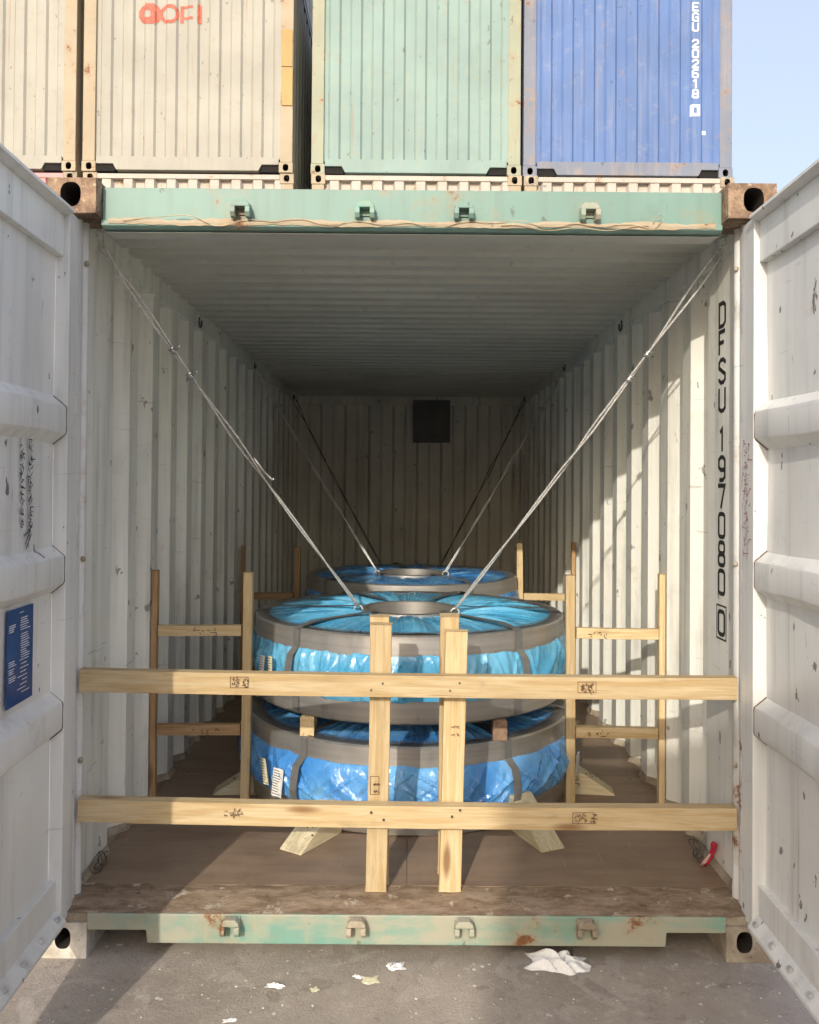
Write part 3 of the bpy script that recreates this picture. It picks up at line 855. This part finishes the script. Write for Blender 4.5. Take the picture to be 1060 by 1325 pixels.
# wooden chocks nailed to the floor against the lowest coil
def chock(px, py, ang, label, L=.26, w=.105, hgt=.14, seed=1):
    """wedge: tall end at (px,py) against the coil, thin end pointing along ang"""
    m = MB().prism([(0, 0), (L, 0), (L, .006), (.02, hgt), (0, hgt)], -w / 2, w / 2, lambda p, q, t: (p, t, q))
    o = m.build('wooden_chock', 'pine_pale', None, bevel=.002)
    o.matrix_basis = Matrix.Translation((px, py, FZ + .001)) @ Matrix.Rotation(R(ang), 4, 'Z')
    tag(o, label, 'wooden chock', 'wooden chocks round the lowest coil')
    sl_ = math.atan2(hgt - .006, L - .02)
    n_ = Vector((math.sin(sl_), 0, math.cos(sl_)))
    for k in range(4):
        s_ = .45 + .13 * (k % 2) + .1 * (k // 2); p = Vector((.02 + (L - .02) * s_, (-.02 + .022 * k) , hgt - (hgt - .006) * s_)) + n_ * .001
        mm = MB().tube([tuple(p - n_ * .004), tuple(p + n_ * .002)], .0045, 6)
        q = mm.build('nail', 'wire_dark'); q.parent = o
    mm = MB(); mm.strokes(scribble([(-.05 + .018 * i, .045 + .016 * j) for i in range(3) for j in range(2)], seed, .016, 2), .003, (.09, 0, 0), (1, 0, 0), (0, 0, 1), (0, -1, 0), lift=w / 2 + .0012)
    q = mm.build('stamp', 'brown_ink'); q.parent = o
    return o
chock(CX - .315, .665, -122, 'sunlit wooden chock on floor left of the front planks', seed=2)
chock(CX + .455, .715, -66, 'pale wooden chock on floor right of the front planks', seed=3)
chock(CX - .66, 1.10, 184, 'wooden chock wedged against the left side of the lowest coil', L=.23, hgt=.135, seed=4)
chock(CX + .70, 1.14, -6, 'wooden chock wedged against the right side of the lowest coil', L=.25, hgt=.15, seed=5)

# ------------------------------------------------------------------ timber bracing
fr = thing('timber_barrier', (0, .12, FZ), 'pine barrier of two long beams and paired uprights across container mouth', 'timber barrier')
bu = timber('beam', (-1.118, .095, .897), (1.118, .095, .886), .048, .074, 'pine', fr, 41)
bl = timber('beam', (-1.118, .095, .458), (1.118, .095, .444), .048, .076, 'pine', fr, 42)
# uprights: a front plank right behind the beams and a second one behind it
ua = timber('upright', (-.108, .160, FZ + .002), (-.096, .148, 1.088), .048, .072, 'pine', fr, 43, up=(1, 0, 0))
timber('upright', (-.098, .212, FZ + .002), (-.104, .198, 1.108), .048, .068, 'pine', fr, 44, up=(1, 0, 0))
ub = timber('upright', (.150, .162, FZ + .002), (.166, .148, 1.066), .048, .076, 'pine', fr, 45, up=(1, 0, 0))
timber('upright', (.146, .300, FZ + .002), (.144, .200, 1.112), .048, .066, 'pine', fr, 46, up=(1, 0, 0))
def stamp(parent, org, u, v, w, h, seed, ink='brown_ink'):
    m = MB(); U, V = Vector(u), Vector(v); nn = U.cross(V)
    if seed % 3: m.strokes([[(0, 0), (w, 0), (w, h), (0, h), (0, 0)]], .0016, org, u, v, nn, lift=.0015)
    m.strokes(scribble([(.1 * w + .18 * w * (k % 5), .12 * h + .4 * h * (k // 5)) for k in range(10) if (k * 7 + seed) % 5], seed, .17 * w, 3 + seed % 3), .0022, org, u, v, nn, lift=.0017)
    m.build('stamp', ink, parent)
F = .095 - .024 - .0035
X_, Z_ = (1, 0, 0), (0, 0, 1)
stamp(bu, (-.605, F, .880), X_, Z_, .060, .036, 1); stamp(bu, (.575, F, .872), X_, Z_, .062, .036, 2)
stamp(bl, (-.630, F, .440), X_, Z_, .062, .036, 3); stamp(bl, (.560, F, .430), X_, Z_, .072, .036, 4)
stamp(ua, (-.130, .160 - .0285, .50), X_, Z_, .030, .062, 5); stamp(ub, (.145, .150 - .0265, .70), X_, Z_, .032, .062, 6)

def nails(parent, pts):
    for x, y, z in pts:
        MB().tube([(x, y + .006, z), (x, y - .0025, z)], .0042, 7).build('nail', 'wire_dark', parent)
rn_ = random.Random(31)
for bm_, zz in ((bu, .89), (bl, .45)):
    nails(bm_, [(x + rn_.uniform(-.012, .012), .0695, zz + rn_.uniform(-.02, .02)) for x in (-.115, -.085, .15, .18)])

def side_brace(sx, y, label, mat_in, mat_wall, xin=.76, seed=0, z=(.918, .478), top=1.180, marks=True):
    T = thing('timber_brace', (sx * .95, y, FZ), label, 'timber brace', 'timber braces between coils and walls')
    xw = WX - .018; b = .03
    timber('post', (sx * xw, y, FZ + .002), (sx * xw, y + .005, top + .005), .034, .026, mat_wall, T, seed + 1, up=(1, 0, 0))
    timber('post', (sx * xin, y, FZ + .002), (sx * (xin - .008), y - .01, top), .040, .040, mat_in, T, seed + 2, up=(1, 0, 0))
    for i, zz in enumerate(z):
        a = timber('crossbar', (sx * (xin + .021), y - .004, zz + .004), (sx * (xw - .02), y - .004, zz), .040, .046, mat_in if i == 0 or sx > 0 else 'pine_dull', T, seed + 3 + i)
        if marks:
            m = MB(); xs = sorted((sx * (xin + .07), sx * (xin + .16))) if sx > 0 else sorted((sx * (xin + .25), sx * (xin + .10)))
            m.strokes(scribble([(xs[0] + (xs[1] - xs[0]) * k / 4, zz - .012) for k in range(4)], seed + i + 77, .022, 2), .003, (0, y - .0275, 0), X_, Z_, (0, -1, 0), lift=.0012)
            m.build('stamp', 'brown_ink' if sx < 0 else 'black_ink', a)
    return T
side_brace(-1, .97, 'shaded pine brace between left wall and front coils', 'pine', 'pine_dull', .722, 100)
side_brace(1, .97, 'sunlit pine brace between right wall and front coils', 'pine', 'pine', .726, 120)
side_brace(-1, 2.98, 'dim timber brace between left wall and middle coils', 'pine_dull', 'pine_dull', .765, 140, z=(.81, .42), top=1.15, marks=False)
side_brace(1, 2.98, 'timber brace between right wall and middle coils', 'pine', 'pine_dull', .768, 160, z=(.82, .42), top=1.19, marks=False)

# ------------------------------------------------------------------ lashing wires
def lash(p0, p1, label, clamps=(.23, .29), tail=None, mat='wire', r=.0044, double=.5, sag=.02, seed=0):
    p0, p1 = Vector(p0), Vector(p1); T = thing('lashing_wire', tuple(p1), label, 'wire', 'lashing wires from roof to coils')
    d = (p1 - p0).normalized(); a = d.cross(Vector((0, 0, 1))).normalized(); b = d.cross(a); r_ = random.Random(seed)
    for s_ in (-1, 1):
        pts = []
        for i in range(61):
            t = i / 60; c = p0.lerp(p1, t) - Vector((0, 0, sag * math.sin(math.pi * t)))
            sep = .0048 + (.014 * max(0, 1 - t / clamps[0]) if clamps else 0) + (.006 * max(0, math.sin((t - .36) * 14)) if .36 < t < .58 else 0)
            ph = t * 34
            pts.append(c + a * s_ * sep * math.cos(ph * .35) + b * s_ * sep * math.sin(ph * .35))
        MB().tube(pts, r, 6).build('strand', mat, T, smooth=True)
    for t in clamps:
        c = p0.lerp(p1, t) - Vector((0, 0, sag * math.sin(math.pi * t)))
        m = MB(); n = 12
        m.tube([c + d * .012 * (k / n - .5) * 2 + (a * math.cos(k * 1.9) + b * math.sin(k * 1.9)) * .013 for k in range(n + 1)], .006, 6)
        m.tube([c + a * .012, c + a * .030 + Vector((0, 0, .012)), c + a * .045 + Vector((0, 0, .010))], .0045, 6)
        m.build('twist_knot', 'clamp', T, smooth=True)
    if tail:
        c = p0.lerp(p1, tail); e = p0.lerp(p1, tail + .065)
        MB().tube([c + a * .008, (c + e) / 2 + a * .02 - Vector((0, 0, .01)), e + a * .022, e + a * .035 + Vector((0, 0, .008))], .006, 6).build('loose_end', 'clamp', T, smooth=True)
    n = 12; hk = [p1 + Vector((.020 * math.cos(2 * math.pi * k / n), 0, .020 * math.sin(2 * math.pi * k / n) - .015)) for k in range(n + 1)]
    MB().tube(hk, r, 6, False).build('end_loop', mat, T, smooth=True)
    return T
lash((-1.138, .26, 2.445), (-.243, 1.30, .985), 'long bright wire from left front roof corner down to coil', tail=.52, seed=1)
lash((1.138, .27, 2.445), (.222, 1.22, .985), 'long bright wire from right front roof corner down to coil', seed=2)
lash((-1.135, 3.38, 2.44), (-.210, 2.86, 1.0), 'thin wire from left wall to the middle coil', clamps=(.2,), r=.004, seed=3)
lash((1.135, 3.38, 2.44), (.250, 2.86, 1.0), 'thin wire from right wall to the middle coil', clamps=(.2,), r=.004, seed=4)
lash((-1.135, 5.5, 2.42), (-.20, 3.48, .985), 'dark wire from left rear wall to the back of the middle coil', clamps=(.2,), mat='wire_dark', r=.0035, seed=5)
lash((1.135, 5.5, 2.42), (.24, 3.48, .985), 'dark wire from right rear wall to the back of the middle coil', clamps=(.2,), mat='wire_dark', r=.0035, seed=6)

# ------------------------------------------------------------------ stacked containers behind (and the added shade stack across the aisle)
def corr(x, p=.25, depth=.024):
    """0 at the proud flats, depth in the grooves"""
    u = ((x + 50 * p) % p) / p
    a, b, c, d = .40, .50, .90, 1.0
    if u < a: return 0.0
    if u < b: return depth * (u - a) / (b - a)
    if u < c: return depth
    return depth * (1 - (u - c) / (d - c))

def corr_line(x0, x1, p=.25, depth=.024):
    xs = [x0]; k = math.floor(x0 / p)
    while k * p < x1:
        for f in (0, .40, .50, .90): 
            x = (k + f) * p
            if x0 < x < x1: xs.append(x)
        k += 1
    xs.append(x1)
    return [(x, corr(x, p, depth)) for x in xs]

def stacked(cx, y0, z0, label, body, post, rail, cast, slots='low', depth=.024, group='containers in the stack behind', face=-1, L=12.192):
    """20 ft container seen from its blind end; face=-1: end looks towards -Y"""
    T = thing('stacked_container', (cx, y0, z0), label, 'shipping container', group)
    P = lambda x, y, z: (cx + x, y0 - face * y, z0 + z)
    def B(m, name, mt, **k):
        m.v = [P(*v) for v in m.v]; return m.build(name, mt, T, **k)
    zb, zt_ = .165, 2.515
    ln = corr_line(-1.13, 1.13, .25, depth)
    B(MB().sheet(ln, [zb - .01, 1.2, zt_ + .01], lambda p, q, t: (p, .014 + q, t)), 'end_wall', body)
    B(MB().add([(-1.13, L - .02, .1), (1.13, L - .02, .1), (1.13, L - .02, 2.55), (-1.13, L - .02, 2.55)], [(0, 1, 2, 3)]), 'end_wall', body)
    for sx in (-1, 1):
        sl_ = corr_line(.1, L - .1, .278, .036)
        B(MB().sheet(sl_, [.1, 2.52], lambda p, q, t: (sx * (1.205 - q), p, t)), 'side_wall', body)
        for ya, yb in ((.006, .13), (L - .13, L - .006)):
            B(MB().box(*sorted((sx * 1.07, sx * 1.213)), ya, yb, .12, 2.471), 'corner_post', post, bevel=.008)
        for za, zc in ((.0, .118), (2.473, 2.591)):
            cavity_shade(B(holed_block(*sorted((sx * 1.057, sx * 1.219)), 0, .178, za, zc, sx * 1.136, (za + zc) / 2, .032, .040), 'corner_casting', cast, bevel=.006))
            B(MB().box(*sorted((sx * 1.057, sx * 1.219)), L - .178, L, za, zc), 'corner_casting', cast, bevel=.006)
        B(MB().box(*sorted((sx * 1.15, sx * 1.216)), .18, L - .18, .02, .13), 'bottom_side_rail', body, bevel=.004)
        B(MB().box(*sorted((sx * 1.15, sx * 1.216)), .18, L - .18, 2.50, 2.57), 'top_side_rail', body, bevel=.004)
        # dark fork notch beside the casting
        B(MB().box(*sorted((sx * .84, sx * 1.055)), .030, .20, .012, .085), 'rail_notch', 'dark_hole')
    # bottom rail with cut-outs, top rail
    poly = [(-1.055, .175), (-1.055, .092), (-.86, .092), (-.82, .020), (.82, .020), (.86, .092), (1.055, .092), (1.055, .175)]
    B(MB().prism(poly, .004, .10, lambda p, q, t: (p, t, q)), 'bottom_rail', rail if slots == 'same' else body, bevel=.004)
    B(MB().box(-1.055, 1.055, .002, .10, 2.52, 2.576), 'top_rail', rail, bevel=.004)
    B(MB().box(-1.19, 1.19, .05, L - .05, 2.565, 2.578), 'roof_panel', body)
    B(MB().box(-1.19, 1.19, .12, L - .1, .10, .15), 'floor', 'dark_hole')
    return T

YS = 6.87
Z2, Z3 = 2.594, 5.188
cols = [(-5.09, 'cream', 'cream_post', 'cream'), (-2.584, 'cream', 'cream_post', 'cream'), (.056, 'mint_pale', 'mint_post', 'mint_pale'), (2.52, 'blue_faded', 'blue_post', 'blue_post')]
tier3_labels = ['cream container cut by the left picture edge, top tier of stack', 'cream container with red lettering, top tier of stack',
                'pale mint container, top tier of stack between cream and blue ones', 'faded blue container with white unit number, top tier of stack']
tops = []
for i, (cx, b, p, r_) in enumerate(cols):
    tops.append(stacked(cx, YS + (0, 0, .03, .05)[i], Z3, tier3_labels[i], b, p, r_, ('cream_post', 'cream_post', 'mint_post', 'blue_post')[i], 'same'))
stacked(cols[1][0], YS, Z3 + 2.594, 'fourth tier cream container, only its side seen in the gap', 'cream', 'cream_post', 'cream', 'cream_post', 'same')
t2 = [('pink', 'pink', 'pink', 'casting_dirty', 'pink container below the leftmost cream one, second tier'), ('white_rail', 'cream_post', 'white_rail', 'cream_post', 'off-white container below the red lettered cream one, second tier'),
      ('white_rail', 'cream_post', 'white_rail', 'cream_post', 'off-white container below the pale mint one, second tier'), ('white_rail', 'cream_post', 'white_rail', 'casting_dirty', 'off-white container below the faded blue one, second tier')]
for (cx, *_), (b, p, r_, c_, lb) in zip(cols, t2):
    stacked(cx + .01, YS + .02, Z2, lb, b, p, r_, c_, depth=.055)
for (cx, *_), nm in zip(cols, ('pink', 'red lettered column', 'mint column', 'blue column')):
    stacked(cx, YS + .02, .0, 'container at ground level hidden under the %s stack' % nm, 'brown_box', 'brown_box', 'brown_box', 'casting')
stacked(5.25, 7.6, Z2, 'rust brown container peeping over the right door', 'brown_box', 'brown_box', 'brown_box', 'casting')
stacked(5.25, 7.6, 0, 'rust brown container hidden behind the right door', 'brown_box', 'brown_box', 'brown_box', 'casting')
# two-tier stack added unseen behind the viewer to shade the lower right
AX, AY = -2.12, -9.6
for k, (zz, nm) in enumerate(((0, 'lower'), (2.594, 'upper'))):
    for j in range(1):
        stacked(AX + 1.219 + j * 2.48, AY, zz, '%s %s container across the aisle, unseen, added to cast shade' % (nm, ('blue', 'cream')[j]), ('blue_faded', 'cream')[j], ('blue_post', 'cream_post')[j],
                ('blue_post', 'cream')[j], 'casting_pale', face=1, L=6.058, group='unseen containers added to cast shade')

def paint_marks(parent, name, mat, cx, y0, inside, x0, x1, z0, z1, cell=.01, depth=.024):
    """paint laid on the corrugated end: small quads that follow the sheet"""
    m = MB(); nx, nz = int((x1 - x0) / cell), int((z1 - z0) / cell)
    for i in range(nx):
        for j in range(nz):
            xa, za = x0 + i * cell, z0 + j * cell
            if inside(xa + cell / 2, za + cell / 2):
                q = [(xa, za), (xa + cell, za), (xa + cell, za + cell), (xa, za + cell)]
                m.add([(x, y0 + .014 + corr(x - cx, .25, depth) - .004, z) for x, z in q], [(0, 1, 2, 3)])
    return m.build(name, mat, parent)
def seg_d(px, pz, a, b):
    dx, dz = b[0] - a[0], b[1] - a[1]; l2 = dx * dx + dz * dz
    t = max(0, min(1, ((px - a[0]) * dx + (pz - a[1]) * dz) / l2)) if l2 else 0
    return math.hypot(px - a[0] - t * dx, pz - a[1] - t * dz)
# red lettering on the cream end
lz, lx = 7.03, -3.04
def red(x, z):
    u, v = x - lx, z - lz
    d1 = math.hypot(u / 1.05, v)
    if d1 < .125 and not (math.hypot(u + .03, v + .0) < .045): return True
    d2 = math.hypot((u - .225), v)
    if .075 < d2 < .115: return True
    if .345 < u < .385 and abs(v) < .105: return True
    if .345 < u < .50 and .07 < v < .105: return True
    if .345 < u < .50 and -.06 < v < -.03: return True
    return .545 < u < .595 and abs(v) < .11
paint_marks(tops[1], 'lettering', 'red_ink', cols[1][0], YS, red, lx - .16, lx + .62, lz - .13, lz + .13, .010)
# white number on the blue end
m_lines = []
zt = 7.235; bx = 3.274
zc = zt
for ch in 'EGU 202618 0':
    if ch == ' ': zc -= .075; continue
    for ln in GL[ch]: m_lines += [((bx + a * .062, zc - .088 + b * .088), (bx + c * .062, zc - .088 + d * .088)) for (a, b), (c, d) in zip(ln[:-1], ln[1:])]
    last = zc; zc -= .118
bxl = [(bx - .016, last + .014), (bx + .078, last + .014), (bx + .078, last - .102), (bx - .016, last - .102), (bx - .016, last + .014)]
m_lines += list(zip(bxl[:-1], bxl[1:]))
paint_marks(tops[3], 'lettering', 'white_ink', cols[3][0], YS + .05, lambda x, z: any(seg_d(x, z, a, b) < .0100 for a, b in m_lines if abs(z - (a[1] + b[1]) / 2) < .12), bx - .05, bx + .12, zc - .05, zt + .02, .004)
paint_marks(tops[3], 'sticker', 'sticker', cols[3][0], YS + .05, lambda x, z: True, 3.385, 3.435, 5.70, 5.76, .012)
# ochre repair plates on the cream right post
xr = cols[1][0] + 1.142
MB().box(xr - .066, xr + .062, YS - .006, YS + .0055, 6.42, 6.85).build('post_patch', 'ochre', tops[1], bevel=.003)
MB().box(xr - .056, xr + .066, YS - .009, YS + .0055, 5.965, 6.405).build('post_patch', 'ochre', tops[1], bevel=.003)

# ------------------------------------------------------------------ litter and odds and ends
def crumple(name, cx, cy, w, d, h, rot, mat, label, cat, seed, z=0.002, n=14, spiky=1.0):
    r = random.Random(seed); f1 = [(r.uniform(2, 9), r.uniform(2, 9), r.uniform(0, 6), r.uniform(.3, 1)) for _ in range(7)]
    vs = []; m = MB()
    for i in range(n + 1):
        for j in range(n + 1):
            u, v = i / n * 2 - 1, j / n * 2 - 1
            e = max(0, 1 - max(abs(u), abs(v)) ** 2.2)
            hh = abs(sum(a * math.sin(p * u + q * v + s_) for p, q, s_, a in f1)) / 2.2
            wob = 1 + .16 * math.sin(5 * math.atan2(v, u) + f1[0][2]) + .08 * math.sin(9 * math.atan2(v, u) + f1[1][2])
            x = u * w / 2 * wob; y = v * d / 2 * wob
            c, s2 = math.cos(R(rot)), math.sin(R(rot))
            vs.append((cx + x * c - y * s2, cy + x * s2 + y * c, z + h * e * hh * spiky + .0015 * r.random()))
    m.add(vs, [(i * (n + 1) + j, (i + 1) * (n + 1) + j, (i + 1) * (n + 1) + j + 1, i * (n + 1) + j + 1) for i in range(n) for j in range(n)])
    o = m.build(name, mat, None, smooth=True, auto=30); return tag(o, label, cat)
bag = crumple('crumpled_bag', .50, -.020, .185, .095, .030, -6, 'paper', 'crumpled white plastic bag on ground in front of the sill', 'litter', 3, n=22, spiky=1.2)
crumple('paper_scrap', -.035, -.035, .055, .045, .012, 5, 'paper', 'square white paper scrap on ground nearest the sill centre', 'litter', 5, n=8)
crumple('paper_scrap', -.155, -.095, .032, .018, .008, -25, 'paper', 'small white scrap left of the square paper', 'litter', 6, n=6)
crumple('paper_scrap', -.115, -.115, .050, .040, .006, 10, 'paper_tan', 'tan paper scrap beside the small white one', 'litter', 7, n=6)
crumple('paper_scrap', -.410, -.148, .055, .024, .008, -8, 'paper', 'oblong white scrap on ground below the left keeper', 'litter', 8, n=7)
crumple('paper_scrap', -.515, -.318, .040, .018, .006, 12, 'paper', 'white scrap at the lower edge of the picture', 'litter', 9, n=6)
crumple('paper_scrap', -.285, -.165, .025, .025, .006, 30, 'paper_tan', 'tiny tan scrap between the oblong white scrap and square paper', 'litter', 10, n=6)
# light chips of stone and cement strewn over the ground
rc = random.Random(19); m = MB()
for k in range(900):
    x, y = rc.uniform(-1.6, 1.6), rc.uniform(-1.3, .6); s_ = rc.uniform(.0015, .006) * (1.6 if rc.random() < .08 else 1)
    if abs(x) < 1.22 and y > -.003: continue
    a = rc.uniform(0, 3); vs = []
    for q in range(4):
        t = a + q * math.pi / 2 + rc.uniform(-.3, .3); vs.append((x + s_ * math.cos(t), y + s_ * math.sin(t), .0005))
    vs.append((x, y, .0005 + s_ * rc.uniform(.3, .8)))
    m.add(vs, [(0, 1, 4), (1, 2, 4), (2, 3, 4), (3, 0, 4)])
tag(m.build('stone_chips', 'casting_pale'), 'pale stone and cement chips strewn over the asphalt', 'gravel', None, 'stuff')
# red strap end with a wire tangle by the right wall
T = thing('strap_end', (1.11, .33, FZ), 'red and pink strap end by the right wall foot', 'strap')
MB().tube([(1.108, .35, .166), (1.118, .335, .19), (1.127, .315, .235), (1.128, .307, .262), (1.122, .303, .270)], [.006, .009, .010, .012, .006], 8).build('red_end', 'red_cloth', T, smooth=True)
MB().tube([(1.095, .35, .166), (1.104, .330, .19), (1.114, .308, .225)], [.005, .007, .004], 8).build('pink_band', 'pink_cloth', T, smooth=True)
def tangle(cx, cy, label, seed, sgn):
    r = random.Random(seed); T = thing('wire_tangle', (cx, cy, FZ), label, 'wire')
    for k in range(3):
        pts = []; ph = r.uniform(0, 6); rad = r.uniform(.018, .04)
        for i in range(26):
            t = i / 25 * 2 * math.pi * r.uniform(.9, 1.1)
            pts.append((cx + sgn * .010 * math.sin(t * 1.7 + ph), cy + rad * 1.4 * math.cos(t + ph) + .03 * (k - 1), FZ + .004 + rad * (1 + math.sin(t + ph)) * .95))
        MB().tube(pts, .0016, 5).build('loop', 'wire_dark', T, smooth=True)
tangle(-1.122, .30, 'loops of dark wire at the left wall foot', 1, 1)
tangle(1.105, .42, 'loops of dark wire at the right wall foot', 2, -1)
